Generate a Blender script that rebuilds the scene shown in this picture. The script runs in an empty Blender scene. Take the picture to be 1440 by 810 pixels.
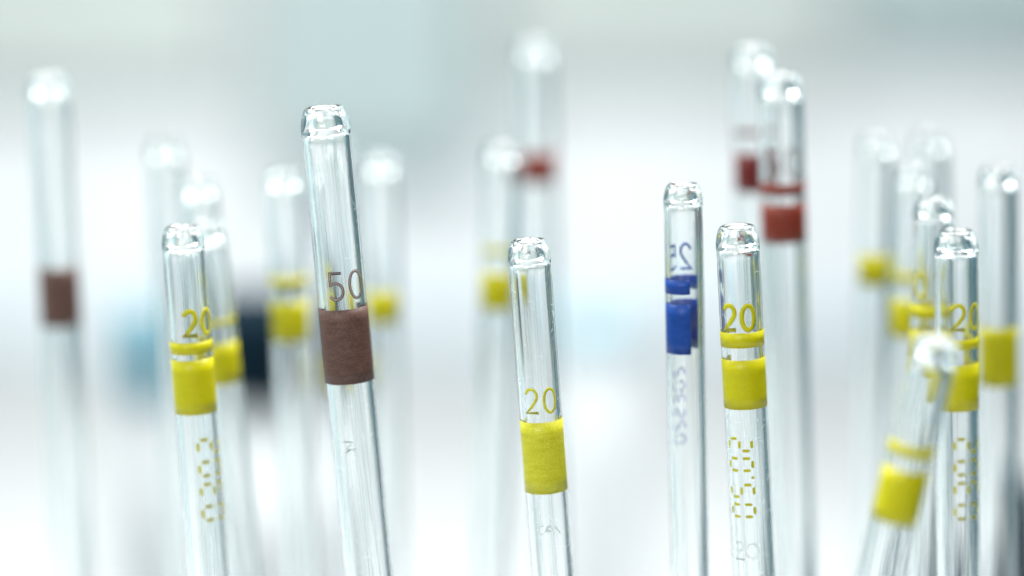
import bpy, bmesh, math, random
from mathutils import Vector, Matrix
random.seed(7)
S = bpy.context.scene
COL = S.collection
R = math.radians

# ------------------------------------------------------------------ camera
CAM_H, PITCH, F = 0.40, R(10), 4000.0          # metres, down-tilt, focal length in photo pixels
cam_d = bpy.data.cameras.new('camera'); cam = bpy.data.objects.new('camera', cam_d); COL.objects.link(cam)
cam.location = (0, 0, CAM_H); cam.rotation_euler = (R(90) - PITCH, 0, 0)
cam_d.lens = 100; cam_d.sensor_width = 36; cam_d.clip_start = 0.01; cam_d.clip_end = 50
cam_d.dof.use_dof = True; cam_d.dof.focus_distance = 0.452; cam_d.dof.aperture_fstop = 3.8
S.camera = cam
CM = Matrix.Translation(cam.location) @ cam.rotation_euler.to_matrix().to_4x4()
CMI = CM.inverted()

# ------------------------------------------------------------------ world and lamps
w = bpy.data.worlds.new('World'); S.world = w; w.use_nodes = True
bg = w.node_tree.nodes['Background']; bg.inputs[0].default_value = (0.82, 0.90, 0.915, 1); bg.inputs[1].default_value = 0.80

def area(name, loc, target, sx, sy, power, color):
    l = bpy.data.lights.new(name, 'AREA'); l.shape = 'RECTANGLE'; l.size = sx; l.size_y = sy
    l.energy = power; l.color = color
    o = bpy.data.objects.new(name, l); COL.objects.link(o); o.location = loc
    o.rotation_euler = (Vector(target) - Vector(loc)).to_track_quat('-Z', 'Y').to_euler()
    return o
area('bench_light', (0.0, 1.35, 1.25), (0.0, 1.7, 0), 1.0, 0.6, 0.4, (1.0, 1.0, 1.0))
area('wall_fill_light', (0.0, 1.15, 0.66), (0.0, 2.1, 0.10), 0.90, 0.2, 0.7, (1.0, 1.0, 1.0))  # added fill without a fixture, brightens the wall below the cabinets
area('overhead_right_light', (0.31, 0.74, 1.12), (0.02, 0.55, 0.3), 0.60, 0.8, 46, (1, 1, 1))
area('overhead_left_light', (-0.34, 0.74, 1.12), (0.0, 0.55, 0.3), 0.50, 0.7, 24, (1, 1, 0.98))
area('warm_wall_fill', (-0.52, 1.45, 0.9), (-0.42, 2.1, 0.15), 0.15, 0.4, 3.6, (1, 0.93, 0.84))  # added warm fill, turns the left of the back wall cream
area('front_light', (-0.35, -0.35, 0.9), (0.0, 0.45, 0.3), 0.5, 0.5, 7.5, (1, 1, 0.98))

S.view_settings.view_transform = 'Standard'; S.view_settings.look = 'None'
S.view_settings.exposure = -0.05; S.view_settings.gamma = 1.0
cy = S.cycles
cy.max_bounces = 24; cy.transmission_bounces = 24; cy.glossy_bounces = 8; cy.diffuse_bounces = 3; cy.transparent_max_bounces = 12
cy.caustics_reflective = False; cy.caustics_refractive = True; cy.blur_glossy = 0.6
cy.sample_clamp_indirect = 45.0; cy.sample_clamp_direct = 0.0
cy.use_denoising = True
try: cy.denoiser = 'OPENIMAGEDENOISE'
except Exception: pass

# ------------------------------------------------------------------ helpers
def at(px, py, d):
    """the point that stands at depth d along the view, given in pixels of the photograph"""
    return CM @ Vector(((px - 720) / F * d, -(py - 405) / F * d, -d))

def at_y(px, py, y):
    o = Vector(cam.location); v = at(px, py, 1.0) - o
    return o + v * (y / v.y)

def tag(o, label=None, cat=None, group=None, kind=None):
    if label: o['label'] = label
    if cat: o['category'] = cat
    if group: o['group'] = group
    if kind: o['kind'] = kind
    return o

def link(name, me, mat, parent=None, smooth=True):
    o = bpy.data.objects.new(name, me); COL.objects.link(o)
    if mat and not me.materials: me.materials.append(mat)
    if smooth:
        me.polygons.foreach_set('use_smooth', [True] * len(me.polygons))
    if parent: o.parent = parent
    return o

def mesh(name, verts, faces):
    me = bpy.data.meshes.new(name); me.from_pydata(verts, [], faces); me.update()
    return me

def lathe(name, prof, seg=64, closed=True):
    """revolve a closed (r, z) outline; points with r = 0 share the axis"""
    V, Fc, rings = [], [], []
    for r, z in prof:
        if r < 1e-7:
            rings.append([len(V)]); V.append((0, 0, z))
        else:
            rings.append(list(range(len(V), len(V) + seg)))
            V += [(r * math.sin(2 * math.pi * k / seg), -r * math.cos(2 * math.pi * k / seg), z) for k in range(seg)]
    n = len(prof)
    for i in range(n if closed else n - 1):
        a, b = rings[i], rings[(i + 1) % n]
        if len(a) == 1 and len(b) == 1: continue
        for k in range(seg):
            k2 = (k + 1) % seg
            if len(a) == 1: Fc.append((a[0], b[k2], b[k]))
            elif len(b) == 1: Fc.append((a[k], a[k2], b[0]))
            else: Fc.append((a[k], a[k2], b[k2], b[k]))
    me = mesh(name, V, Fc)
    bm = bmesh.new(); bm.from_mesh(me); bmesh.ops.recalc_face_normals(bm, faces=bm.faces); bm.to_mesh(me); bm.free()
    return me

def cyl(r, phi, z): return (r * math.sin(phi), -r * math.cos(phi), z)      # phi 0 faces the camera, + is right

def slab(Vo, Fo, ra, rb, quads):
    """solid pieces lying on the tube: quads are lists of 4 (phi, z) corners; shared walls are left out by key"""
    idx = {}
    def v(p, r, tagk):
        k = (round(p[0], 7), round(p[1], 8), tagk)
        if k not in idx: idx[k] = len(Vo); Vo.append(cyl(r, p[0], p[1]))
        return idx[k]
    edges = {}
    for q in quads:
        Fo.append(tuple(v(p, rb, 1) for p in q)); Fo.append(tuple(v(p, ra, 0) for p in reversed(q)))
        for i in range(4):
            a, b = q[i], q[(i + 1) % 4]
            ka = (round(a[0], 7), round(a[1], 8)); kb = (round(b[0], 7), round(b[1], 8))
            edges.setdefault(frozenset((ka, kb)), []).append((a, b))
    for e in edges.values():
        if len(e) == 1:
            a, b = e[0]
            Fo.append((v(a, ra, 0), v(b, ra, 0), v(b, rb, 1), v(a, rb, 1)))

def fix(me):
    bm = bmesh.new(); bm.from_mesh(me); bmesh.ops.recalc_face_normals(bm, faces=bm.faces); bm.to_mesh(me); bm.free()
    return me

INK = 0.000022
def ink_patch(name, Rt, p0, p1, z0, z1, mat, parent, wob=0.000025):
    """a printed band from angle p0 to p1, its edges very slightly uneven"""
    full = abs((p1 - p0) - 2 * math.pi) < 1e-4
    n = max(8, int((p1 - p0) / R(4))); quads = []
    rt = [random.uniform(-wob, wob) for _ in range(n + 1)]; rb_ = [random.uniform(-wob, wob) for _ in range(n + 1)]
    if full: rt[n] = rt[0]; rb_[n] = rb_[0]
    rows = max(1, int((z1 - z0) / 0.002))
    def P(i, j):
        ph = p0 + (p1 - p0) * i / n
        if full and i == n: ph = p0
        a = z0 + rb_[i]; b = z1 + rt[i]
        if not full and i in (0, n):                     # softened corners
            a += 0.00012; b -= 0.00012
        return (ph, a + (b - a) * j / rows)
    for i in range(n):
        for j in range(rows): quads.append([P(i, j), P(i + 1, j), P(i + 1, j + 1), P(i, j + 1)])
    V, Fc = [], []
    slab(V, Fc, Rt + 0.000004, Rt + 0.000004 + INK, quads)
    return link(name, fix(mesh(name, V, Fc)), mat, parent)

def ribbon_quads(pts, width, Rt, pc, zc, closed=False, sc=1.0, jitter=0.0):
    """a stroke of even width along a polyline given in metres (u along the circumference, v up)"""
    n = len(pts); L, Q = [], []
    for i in range(n):
        p = Vector(pts[i]) * sc
        a = Vector(pts[(i - 1) % n]) * sc if (closed or i > 0) else None
        b = Vector(pts[(i + 1) % n]) * sc if (closed or i < n - 1) else None
        d1 = (p - a).normalized() if a is not None else None
        d2 = (b - p).normalized() if b is not None else None
        if d1 is None: d1 = d2
        if d2 is None: d2 = d1
        t = (d1 + d2).normalized(); nn = Vector((-t.y, t.x)); m = min(1.6, 1 / max(0.3, nn.dot(Vector((-d1.y, d1.x)))))
        wd = width * (1 + random.uniform(-jitter, jitter))
        L.append(p + nn * wd / 2 * m); Q.append(p - nn * wd / 2 * m)
    c = lambda v: (pc + v.x / Rt, zc + v.y)
    out = []
    for i in range(n if closed else n - 1):
        j = (i + 1) % n
        out.append([c(Q[i]), c(Q[j]), c(L[j]), c(L[i])])
    return out

def arc(cx, cy_, rx, ry, a0, a1, n=14):
    return [(cx + rx * math.cos(R(a0 + (a1 - a0) * k / n)), cy_ + ry * math.sin(R(a0 + (a1 - a0) * k / n))) for k in range(n + 1)]

# numerals drawn in a box one unit high
GLYPH = {
    '2': ([*arc(.27, .72, .23, .28, 165, -20, 12), (.44, .52), (.28, .30), (.03, .045), (.03, .045)][:-1] + [(.53, .045)], False),
    '0': (arc(.30, .5, .25, .47, 0, 360, 28)[:-1], True),
    '5': ([(.50, .955), (.10, .955), (.09, .55), *arc(.27, .32, .25, .29, 118, -150, 16)], False),
}
def glyph_part(ch, Rt, pc, zc, h, stroke, mat, parent, off=0.0, name='numeral', lift=0.0):
    pts, closed = GLYPH[ch]
    w_ = 0.56
    P = [((x - w_ / 2 + off) * h, (y - .5) * h) for x, y in pts]
    V, Fc = [], []
    slab(V, Fc, Rt + 0.000004 + lift, Rt + 0.000004 + INK + lift, ribbon_quads(P, stroke, Rt, pc, zc, closed))
    return link(name, fix(mesh(name, V, Fc)), mat, parent)

SEG = {'0': 'abcdef', '2': 'abged', '5': 'afgcd', '.': 'p', '3': 'abgcd', '8': 'abcdefg', '1': 'bc'}
def segment_text(txt, Rt, pc, zc, gh, pitch, mat, parent, mirror=1):
    """a date code of short dashes running up the tube, tops of the figures to the left"""
    gw = gh * .5; V, Fc = [], []; z = zc - pitch * (len(txt.replace('.', '')) - .35 + (.33 if '.' in txt else 0)) / 2
    S_ = {'a': ((.2, 1), (.8, 1)), 'b': ((1, .92), (1, .6)), 'c': ((1, .40), (1, .08)), 'd': ((.2, 0), (.8, 0)),
          'e': ((0, .40), (0, .08)), 'f': ((0, .92), (0, .6)), 'g': ((.2, .5), (.8, .5)), 'p': ((-.42, .02), (-.30, .02))}
    for ch in txt:
        for s in SEG[ch]:
            (x0, y0), (x1, y1) = S_[s]
            if s == 'p':
                xc = .5 - .335 * pitch / gw; x0, x1 = xc - .10, xc + .10
            # text x runs up the tube, text y runs to the left
            a = Vector((-(y0 - .5) * gh, x0 * gw)); b = Vector((-(y1 - .5) * gh, x1 * gw))
            if s != 'p':
                m = (a + b) / 2; ln = (b - a).normalized() * gh * .15; a, b = m - ln, m + ln
            e = (b - a) * .16; nn = (b - a).normalized(); wv = gh * .12
            zz = z
            def ring(u, k): return u
            pts = [a, a + e, b - e, b]; wd = [wv * .55, wv, wv, wv * .55]
            nv = Vector((-nn.y, nn.x)); q = []
            for k in range(3):
                q.append([(pc + (pts[k] - nv * wd[k] / 2).x / Rt, zz + (pts[k] - nv * wd[k] / 2).y),
                          (pc + (pts[k + 1] - nv * wd[k + 1] / 2).x / Rt, zz + (pts[k + 1] - nv * wd[k + 1] / 2).y),
                          (pc + (pts[k + 1] + nv * wd[k + 1] / 2).x / Rt, zz + (pts[k + 1] + nv * wd[k + 1] / 2).y),
                          (pc + (pts[k] + nv * wd[k] / 2).x / Rt, zz + (pts[k] + nv * wd[k] / 2).y)])
            slab(V, Fc, Rt + 0.000004, Rt + 0.000004 + INK, q)
        z += pitch * (.33 if ch == '.' else 1)
    return link('date_code', fix(mesh('date_code', V, Fc)), mat, parent, smooth=False)

# ------------------------------------------------------------------ materials
def nodes(name):
    m = bpy.data.materials.new(name); m.use_nodes = True; nt = m.node_tree
    return m, nt, nt.nodes, nt.links, nt.nodes['Principled BSDF'], nt.nodes['Material Output']

def glass_mat():
    m, nt, N, L, p, out = nodes('clear_glass')
    p.inputs['Base Color'].default_value = (0.985, 0.997, 0.994, 1)
    p.inputs['Transmission Weight'].default_value = 1; p.inputs['IOR'].default_value = 1.47
    p.inputs['Roughness'].default_value = 0.0
    tc = N.new('ShaderNodeTexCoord'); mp = N.new('ShaderNodeMapping'); mp.inputs['Scale'].default_value = (1, 1, 0.02)
    L.new(tc.outputs['Object'], mp.inputs[0])
    n1 = N.new('ShaderNodeTexNoise'); n1.inputs['Scale'].default_value = 1900; n1.inputs['Detail'].default_value = 2
    L.new(mp.outputs[0], n1.inputs['Vector'])
    b = N.new('ShaderNodeBump'); b.inputs['Strength'].default_value = 0.13; b.inputs['Distance'].default_value = 0.0001
    L.new(n1.outputs[0], b.inputs['Height']); L.new(b.outputs[0], p.inputs['Normal'])
    return m

def ink_mat(name, c0, c1, trans=0.35, grain=9000, rough=0.33):
    m, nt, N, L, p, out = nodes(name)
    tc = N.new('ShaderNodeTexCoord')
    n1 = N.new('ShaderNodeTexNoise'); n1.inputs['Scale'].default_value = grain; n1.inputs['Detail'].default_value = 1.5
    n2 = N.new('ShaderNodeTexNoise'); n2.inputs['Scale'].default_value = 420; n2.inputs['Detail'].default_value = 4
    mp = N.new('ShaderNodeMapping'); mp.inputs['Scale'].default_value = (1, 1, 3.5)
    L.new(tc.outputs['Object'], n1.inputs['Vector']); L.new(tc.outputs['Object'], mp.inputs[0]); L.new(mp.outputs[0], n2.inputs['Vector'])
    mx = N.new('ShaderNodeMath'); mx.operation = 'MULTIPLY_ADD'; mx.inputs[1].default_value = 0.7
    ms = N.new('ShaderNodeMath'); ms.operation = 'MULTIPLY'; ms.inputs[1].default_value = 0.3
    L.new(n2.outputs[0], ms.inputs[0]); L.new(n1.outputs[0], mx.inputs[0]); L.new(ms.outputs[0], mx.inputs[2])
    cr = N.new('ShaderNodeValToRGB'); cr.color_ramp.elements[0].position = .36; cr.color_ramp.elements[1].position = .64
    cr.color_ramp.elements[0].color = (*c0, 1); cr.color_ramp.elements[1].color = (*c1, 1)
    L.new(mx.outputs[0], cr.inputs[0])
    L.new(cr.outputs[0], p.inputs['Base Color']); p.inputs['Roughness'].default_value = rough; p.inputs['Specular IOR Level'].default_value = .35
    bp = N.new('ShaderNodeBump'); bp.inputs['Strength'].default_value = .25; bp.inputs['Distance'].default_value = .00003
    L.new(n1.outputs[0], bp.inputs['Height']); L.new(bp.outputs[0], p.inputs['Normal'])
    tr = N.new('ShaderNodeBsdfTranslucent'); L.new(cr.outputs[0], tr.inputs[0])
    mix = N.new('ShaderNodeMixShader'); mix.inputs[0].default_value = trans
    L.new(p.outputs[0], mix.inputs[1]); L.new(tr.outputs[0], mix.inputs[2]); L.new(mix.outputs[0], out.inputs[0])
    return m

def plain(name, col, rough=.5, var=.06, scale=8):
    m, nt, N, L, p, out = nodes(name)
    tc = N.new('ShaderNodeTexCoord'); n1 = N.new('ShaderNodeTexNoise'); n1.inputs['Scale'].default_value = scale; n1.inputs['Detail'].default_value = 4
    L.new(tc.outputs['Object'], n1.inputs['Vector'])
    cr = N.new('ShaderNodeValToRGB'); cr.color_ramp.elements[0].position = .3; cr.color_ramp.elements[1].position = .7
    cr.color_ramp.elements[0].color = (*[c * (1 - var) for c in col], 1); cr.color_ramp.elements[1].color = (*[min(1, c * (1 + var)) for c in col], 1)
    L.new(n1.outputs[0], cr.inputs[0]); L.new(cr.outputs[0], p.inputs['Base Color']); p.inputs['Roughness'].default_value = rough
    return m

GLASS = glass_mat()
YEL = ink_mat('yellow_ink', (.47, .435, .0008), (.58, .53, .003))
YELP = ink_mat('pale_yellow_ink', (.46, .43, .002), (.68, .65, .06), grain=7000)
BRN = ink_mat('brown_ink', (.045, .020, .015), (.135, .066, .050), trans=.2, grain=6500, rough=.5)
BRNE = ink_mat('dark_brown_ink', (.05, .03, .03), (.10, .07, .065), trans=.2)
BRNP = ink_mat('pale_brown_ink', (.30, .20, .18), (.48, .36, .34), trans=.4)
RED = ink_mat('red_brown_ink', (.17, .022, .010), (.23, .036, .018), trans=.3)
DRED = ink_mat('dark_red_ink', (.11, .008, .008), (.15, .012, .010), trans=.25)
BLU = ink_mat('blue_ink', (.008, .055, .29), (.02, .10, .44), trans=.5)
BLUP = ink_mat('pale_blue_ink', (.012, .10, .42), (.03, .16, .52), trans=.65)
ETCH = ink_mat('etched_white', (.75, .80, .80), (.95, .97, .97), trans=.5, grain=5000, rough=.8)
WALLM = plain('pale_wall_paint', (.65, .668, .685), .7)
BENCHM = plain('white_laminate', (.40, .415, .425), .5)
TRKM = plain('grey_blue_plastic', (.40, .52, .58), .5)
GRNM = plain('grey_green_laminate', (.40, .44, .425), .5)
CABM = plain('grey_teal_laminate', (.32, .39, .395), .5)
BOTM = plain('white_plastic', (.40, .415, .425), .5)
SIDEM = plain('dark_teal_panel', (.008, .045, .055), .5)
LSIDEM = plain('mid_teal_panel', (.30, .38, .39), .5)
CAPD = plain('dark_teal_plastic', (.0004, .007, .013), .8)
CAPD.node_tree.nodes['Principled BSDF'].inputs['Specular IOR Level'].default_value = .08
CAPM = plain('mid_teal_plastic', (.03, .15, .20), .6)
CAPL = plain('pale_teal_plastic', (.19, .32, .37), .5)

# ------------------------------------------------------------------ setting
def box_mesh(name, x0, x1, y0, y1, z0, z1, bev=0.002):
    bm = bmesh.new(); bmesh.ops.create_cube(bm, size=1)
    for v in bm.verts:
        v.co = ((x0 + x1) / 2 + v.co.x * (x1 - x0), (y0 + y1) / 2 + v.co.y * (y1 - y0), (z0 + z1) / 2 + v.co.z * (z1 - z0))
    if bev: bmesh.ops.bevel(bm, geom=bm.edges[:] , offset=bev, segments=2, affect='EDGES', profile=.5)
    me = bpy.data.meshes.new(name); bm.to_mesh(me); bm.free(); return me

WALL_Y = 2.1
tag(link('bench_top', box_mesh('bench_top', -1.6, 1.6, -0.3, WALL_Y - .003, -0.04, 0), BENCHM, smooth=False), kind='structure')
tag(link('back_wall', box_mesh('back_wall', -2.2, 2.2, WALL_Y, WALL_Y + .1, -0.5, 2.4), WALLM, smooth=False), kind='structure')

def cabinet(px0, px1, py1, label, mat, depth=.03):
    a = at_y(px0, py1, WALL_Y - depth); b = at_y(px1, py1, WALL_Y - depth)
    e = bpy.data.objects.new('wall_cabinet', None); COL.objects.link(e); e.location = ((a.x + b.x) / 2, WALL_Y - depth / 2, a.z)
    tag(e, label, 'cabinet', 'cabinets on the back wall')
    hw = (b.x - a.x) / 2
    link('carcass', box_mesh('carcass', -hw, hw, -depth / 2 + .02, depth / 2 - .003, 0, .5), mat, e, smooth=False)
    link('door', box_mesh('door', -hw + .002, hw - .002, -depth / 2, -depth / 2 + .018, .002, .498), mat, e, smooth=False)
    return e

def bottle(px, py0, py1, wpx, d, cap, label):
    """white bottle on the bench whose coloured cap spans py0 to py1"""
    c = at(px, (py0 + py1) / 2, d); y = c.y
    zt = at_y(px, py0, y).z; zb = at_y(px, py1, y).z; r = wpx / 2 / F * d
    e = bpy.data.objects.new('reagent_bottle', None); COL.objects.link(e); e.location = (c.x, y, 0)
    tag(e, label, 'bottle')
    rb = r * 1.5
    prof = [(0, 0), (rb * .96, 0), (rb, .004), (rb, zb - .035), (rb * .9, zb - .018), (r * .9, zb - .006), (r * .85, zb), (r * .85, zb + .004), (0, zb + .004)]
    link('body', lathe('body', prof, 48, closed=False), BOTM, e)
    h = zt - zb
    cp = [(0, zb + .0045), (r * .97, zb + .0045), (r, zb + .007), (r, zt - .006), (r * .95, zt - .001), (r * .7, zt), (0, zt)]
    link('screw_cap', lathe('screw_cap', cp, 48, closed=False), cap, e)
    return e

cabinet(-700, 330, 130, 'grey green wall cabinet blurred along the top left of the picture', GRNM)
cabinet(370, 675, 230, 'grey teal wall cabinet hanging lower, blurred behind the mouth of the brown 50 pipette', CABM, .05)
cabinet(690, 1180, 120, 'grey green wall cabinet blurred along the top, right of the lower hanging one', GRNM)
cabinet(1195, 2000, 85, 'darker grey teal wall cabinet blurred in the upper right corner', CABM)
e = bpy.data.objects.new('cable_trunking', None)
COL.objects.link(e); c = at_y(720, 530, WALL_Y - .03); e.location = (0, WALL_Y - .03, c.z)
tag(e, 'long grey blue trunking strip blurred along the foot of the back wall', 'trunking')
zt = at_y(720, 462, WALL_Y - .03).z - c.z
link('channel', box_mesh('channel', -.6, .6, -.025, .027, 0, zt), TRKM, e, smooth=False)
link('lid', box_mesh('lid', -.6, .6, -.03, -.0255, .004, zt - .004), TRKM, e, smooth=False)
bottle(362, 414, 572, 184, .76, CAPD, 'blurred bottle with near black teal cap between yellow banded pipettes on the left')
bottle(202, 435, 585, 66, .80, CAPM, 'blurred bottle with a mid teal cap at the left edge of the front left pipette')
bottle(838, 430, 500, 90, 1.05, CAPL, 'blurred bottle with a pale blue teal cap, right of the middle pipette')

bottle(1395, 815, 1100, 250, .78, CAPD, 'added dark teal capped bottle, mostly below the picture, darkening the bottom right')  # put in so blur and refraction darken the bottom right corner
bottle(1490, 680, 1000, 150, .66, CAPD, 'tall teal capped bottle added at the lower right edge to darken the pipettes')  # added as something dark for the right-hand tubes to refract
for sx, wm in ((-1, LSIDEM), (1, SIDEM)):  # unseen panels added for the glass edges to refract as teal strips
    tag(link('added_side_panel', box_mesh('added_side_panel', *sorted((sx * (.60 if sx < 0 else .50), sx * .70)), -.28, WALL_Y - .004, .001, 1.0), wm, smooth=False), kind='structure')

# ------------------------------------------------------------------ pipettes
def tube_profile(Rt, L):
    k = Rt
    outer = [(.60, -.06), (.64, -.012), (.69, 0), (.745, -.012), (.80, -.06), (.85, -.15), (.90, -.28), (.95, -.45), (.985, -.60), (1.005, -.74),
             (1.012, -.88), (1.008, -1.02), (.998, -1.15), (.990, -1.30), (.988, -1.5), (1.0, -1.9)]
    inner = [(.79, -1.9), (.79, -1.40), (.785, -1.25), (.765, -1.13), (.715, -1.02), (.65, -.93), (.585, -.84), (.535, -.74), (.51, -.62), (.50, -.48), (.515, -.28), (.555, -.13)]
    P = [(r * k, z * k) for r, z in outer]
    P += [(k, -L + .035), (k * .8, -L + .022), (k * .32, -L + .006), (k * .28, -L)]
    P += [(k * .14, -L), (k * .16, -L + .006), (k * .5, -L + .022), (k * .74, -L + .036)]
    P += [(r * k, z * k) for r, z in inner]
    return P

GROUP = 'glass pipettes standing in a loose cluster'
def pipette(rim, bot, wpx, d, label, band=None, line=None, ink=None, wrap=252, face=0, nface=None, num=None, num_ink=None, num_y=None,
            code=None, code_ink=None, stroke=1.0, wob=.000025, d2=None):
    """rim = pixel of the mouth's centre, bot = pixel the axis crosses low in the picture, wpx = width there, d = depth"""
    A = at(rim[0], rim[1], d)
    if d2 is None: B = at_y(bot[0], bot[1], A.y)
    else: B = at(bot[0], bot[1], d2)
    ax = (A - B).normalized(); L = A.z / ax.z - .0005
    Rt = wpx / 2 / F * d
    e = bpy.data.objects.new('glass_pipette', None); COL.objects.link(e)
    base = A - ax * L
    q = Vector((0, 0, 1)).rotation_difference(ax)
    e.rotation_mode = 'QUATERNION'; e.rotation_quaternion = q; e.location = base
    tag(e, label, 'pipette', GROUP)
    M = Matrix.Translation(base) @ q.to_matrix().to_4x4()
    def s_of(py):                                         # height along the tube seen at picture row py
        lo, hi = 0.0, L
        for _ in range(40):
            m = (lo + hi) / 2; p = CMI @ (M @ Vector((0, 0, m))); y = 405 + F * p.y / p.z
            if y > py: lo = m
            else: hi = m
        return (lo + hi) / 2
    me = lathe('tube', [(r, z + L) for r, z in tube_profile(Rt, L)], 72)
    link('tube', me, GLASS, e)
    # aim phi = 0 at the camera
    loc = M.inverted() @ Vector(cam.location); f0 = math.atan2(loc.x, -loc.y) + R(face)
    if wrap >= 360: p0, p1 = f0 - math.pi, f0 + math.pi
    else: p0, p1 = f0 - R(wrap) / 2, f0 + R(wrap) / 2
    if band: ink_patch('colour_band', Rt, p0, p1, s_of(band[1]), s_of(band[0]), ink, e, wob)
    if line: ink_patch('colour_ring', Rt, p0, p1, s_of(line[1]), s_of(line[0]), ink, e, wob * .7)
    nf = f0 if nface is None else f0 - R(face) + R(nface)
    if num:
        z0, z1 = s_of(num_y[1]), s_of(num_y[0]); h = z1 - z0; zc = (z0 + z1) / 2
        for i, ch in enumerate(num):
            off = (-.36, .36)[i]
            if num == '50':
                glyph_part(ch, Rt, nf, zc, h, h * .10, BRNE, e, off)
                glyph_part(ch, Rt, nf, zc, h, h * .045, BRNP, e, off, 'numeral_fill', lift=INK * 1.2)
            else:
                glyph_part(ch, Rt, nf, zc, h, h * .15 * stroke, num_ink or ink, e, off)
    if code:
        z0, z1 = s_of(code[2]), s_of(code[1]); n = len(code[0].replace('.', ''))
        pitch = (z1 - z0) / (n - .35 + (.33 if '.' in code[0] else 0))
        segment_text(code[0], Rt, f0 + R(code[3]), (z0 + z1) / 2, pitch * 1.22, pitch, code_ink or ink, e)
    e['_'] = 0; del e['_']
    return e, M, s_of, Rt, f0

def etched(e, s_of, Rt, f0, py, strokes, size, dphi=0):
    z = s_of(py); V, Fc = [], []
    for st in strokes:
        for rep in range(3):
            j = [(x * size + random.uniform(-.06, .06) * size, y * size + random.uniform(-.06, .06) * size) for x, y in st]
            slab(V, Fc, Rt + .000003 + rep * .000012, Rt + .000012 + rep * .000012, ribbon_quads(j, size * .075, Rt, f0 + R(dphi), z, jitter=.5))
    return link('etched_mark', fix(mesh('etched_mark', V, Fc)), ETCH, e, smooth=False)

def scratches(e, s_of, Rt, f0, ya, yb, n):
    V, Fc = [], []; za, zb = s_of(yb), s_of(ya)
    for i in range(n):
        ph = f0 + random.uniform(-1.2, 1.2); z = random.uniform(za, zb); a = random.choice((random.uniform(-.5, .5), random.gauss(1.57, .5)))
        ln = random.uniform(.0002, .0013) ; k = 4; c = random.uniform(-.6, .6)
        pts = [(ln * (t / k - .5) * math.cos(a + c * t / k), ln * (t / k - .5) * math.sin(a + c * t / k)) for t in range(k + 1)]
        slab(V, Fc, Rt + .000002, Rt + .000007, ribbon_quads(pts, random.uniform(.000012, .00005), Rt, ph, z))
    o = link('fine_scratches', fix(mesh('fine_scratches', V, Fc)), ETCH, e, smooth=False)
    o['kind'] = 'stuff'

D = .452
sharp = {}
# sharp row
sharp['brown'] = pipette((455, 150), (518, 800), 70, D, 'sharp clear pipette with numeral 50 above a wide brown band', (430, 534), None, BRN,
    num='50', num_y=(377, 417), face=12)
sharp['mid'] = pipette((742, 337), (777, 800), 61, D, 'sharp middle pipette with pale yellow 20 directly above one tall yellow band', (588, 688), None, YELP,
    num='20', num_y=(541, 576), face=2, stroke=.75)
sharp['right'] = pipette((1036, 317), (1060, 800), 61.5, D, 'sharp pipette with bold yellow 20, yellow ring, yellow band and dashed date code 05.02', (501, 570), (463, 484), YEL,
    num='20', num_y=(424, 460), face=-8, stroke=1.2, code=('05.02', 609, 719, -14))
sharp['left'] = pipette((256, 318), (293, 800), 60, D * 1.02, 'front left pipette with yellow 20, ring and band overlapping a blurred yellow banded one', (502, 578), (477, 494), YEL,
    num='20', num_y=(433, 469), face=27, stroke=1.25, code=('0302', 612, 725, 8))
sharp['blue'] = pipette((960, 258), (970, 800), 55, D * 1.013, 'pipette with blue ring and blue band, its numeral seen mirrored through the glass', (424, 494), (390, 410), BLU,
    wrap=250, face=-109, nface=-158, num='25', num_y=(347, 383), num_ink=BLUP, stroke=.75, code_ink=BLUP, code=('025302', 522, 628, -40))
sharp['edge'] = pipette((1344, 324), (1347, 800), 62, D * 1.02, 'fairly sharp yellow banded pipette near right edge, half hidden by the tilted one', (508, 573), (473, 487), YEL,
    num='20', num_y=(424, 460), face=30, code=('0302', 610, 722, 0))
# slightly soft
pipette((1313, 278), (1300, 800), 57, D * 1.05, 'slightly blurred pipette directly above the mouth of the tilted one', (462, 528), (426, 444), YEL,
    num='20', num_y=(380, 415), face=-60)
pipette((1319, 474), (1240, 800), 66, D * .915, 'strongly tilted blurred pipette at lower right, its mouth leaning right, with yellow band', (657, 731), (622, 638), YEL)
# back rows
pipette((68, 105), (104, 800), 58, D * 1.14, 'leftmost pipette, blurred, with one dark brown band', (374, 456), None, BRN, num=None)
pipette((232, 196), (262, 800), 52, D * 1.17, 'very blurred bandless pipette, tallest of the three behind the front left one', None, None, None)
pipette((279, 250), (318, 800), 52, D * 1.13, 'very blurred pipette at left, its rim just above the front left pipette, no clear band', None, None, None)
pipette((288, 312), (340, 800), 56, D * 1.085, 'blurred pipette behind the front left one, its yellow band showing at the right', (479, 537), (446, 454), YEL)
pipette((399, 238), (424, 800), 53, D * 1.13, 'blurred pipette with yellow ring and band just left of the brown 50 pipette', (421, 477), (385, 401), YEL)
pipette((468, 196), (500, 800), 52, D * 1.19, 'very blurred pipette hidden mostly behind the brown 50 pipette', (500, 550), None, YEL)
pipette((535, 218), (548, 800), 52, D * 1.17, 'blurred pipette with small yellow band just right of the brown 50 pipette', (406, 450), None, YEL, wrap=125, face=-12)
pipette((706, 202), (690, 800), 52, D * 1.16, 'blurred pipette with yellow band left behind the middle pipette', (380, 432), (345, 355), YEL, wrap=120, face=-8)
pipette((752, 55), (768, 800), 56, D * 1.22, 'highest pipette, very blurred, with a small red brown band above the middle one', (213, 255), None, RED, wrap=135, face=8)
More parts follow.
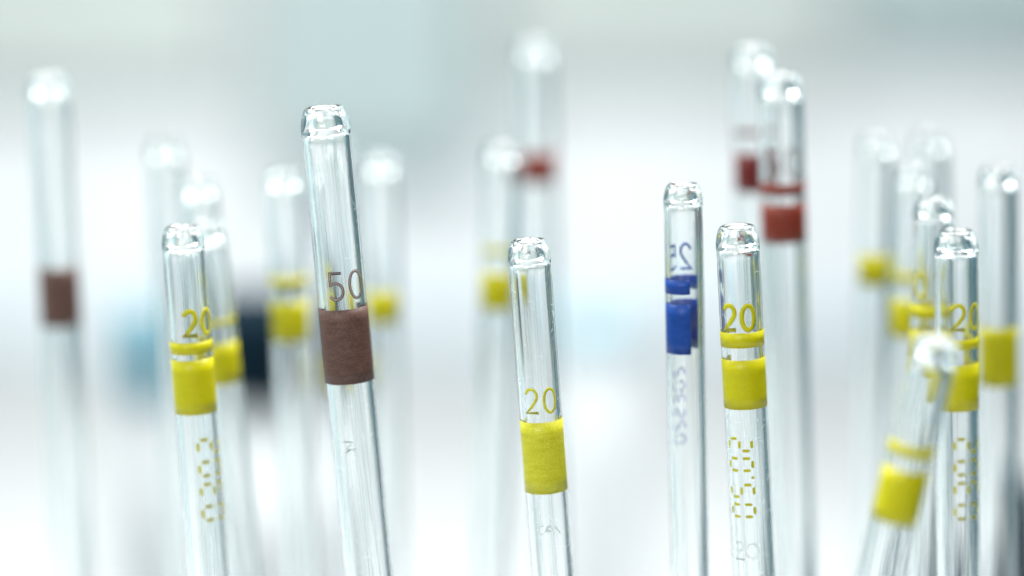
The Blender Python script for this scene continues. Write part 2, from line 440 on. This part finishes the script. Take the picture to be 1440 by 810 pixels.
pipette((1057, 66), (1072, 800), 58, D * 1.14, 'blurred pipette with small dark red ring and band, left of two red banded ones', (212, 268), (180, 188), DRED, wrap=115, face=-12)
pipette((1096, 103), (1116, 800), 64, D * 1.09, 'blurred pipette with wide orange red band and ring, right of two red banded ones', (283, 338), (255, 272), RED, num='50', num_y=(205, 245), face=0)
pipette((1233, 190), (1222, 800), 50, D * 1.15, 'blurred pipette at right with a squarish yellow band, leftmost of the right hand cluster', (355, 398), None, YEL, wrap=115, face=-4)
pipette((1307, 186), (1318, 800), 50, D * 1.18, 'very blurred pipette at right behind the cluster, no band in sight', None, None, None)
pipette((1287, 236), (1258, 800), 50, D * 1.13, 'blurred pipette in the right cluster with yellow band and ring left of the tilted pipette', (418, 471), (380, 394), YEL, wrap=120, face=-20)
pipette((1404, 234), (1404, 800), 54, D * 1.09, 'blurred pipette nearest the right edge of the picture with a tall yellow band', (458, 540), None, YEL)

e, M, s_of, Rt, f0 = sharp['right']
etched(e, s_of, Rt, f0, 767, [[(-.95, .35), (-.6, .5), (-.45, .2), (-.8, -.2), (-.95, -.5), (-.35, -.5)],
                              [(.1 + .35 * math.cos(a / 2), .42 * math.sin(a / 2)) for a in range(0, 14)]], .0029, 3)
scratches(e, s_of, Rt, f0, 380, 800, 90)
e, M, s_of, Rt, f0 = sharp['mid']
etched(e, s_of, Rt, f0, 738, [[(-.35, .35), (-.75, .3), (-.95, 0), (-.7, -.35), (-.4, -.3)], [(-.3, -.2), (.2, .5), (.25, -.1), (-.2, -.05), (.4, 0)],
                              [(.45, -.4), (.55, .3), (.9, -.35)], [(-.2, .3), (.3, .15)]], .0021, -4)
scratches(e, s_of, Rt, f0, 370, 800, 130)
e, M, s_of, Rt, f0 = sharp['brown']
etched(e, s_of, Rt, f0, 622, [[(-.6, .5), (.2, .45), (-.5, -.1), (.3, -.1)], [(-.6, -.4), (0, -.1), (.4, -.5), (.1, -.6)]], .0022, -24)
scratches(e, s_of, Rt, f0, 200, 800, 90)
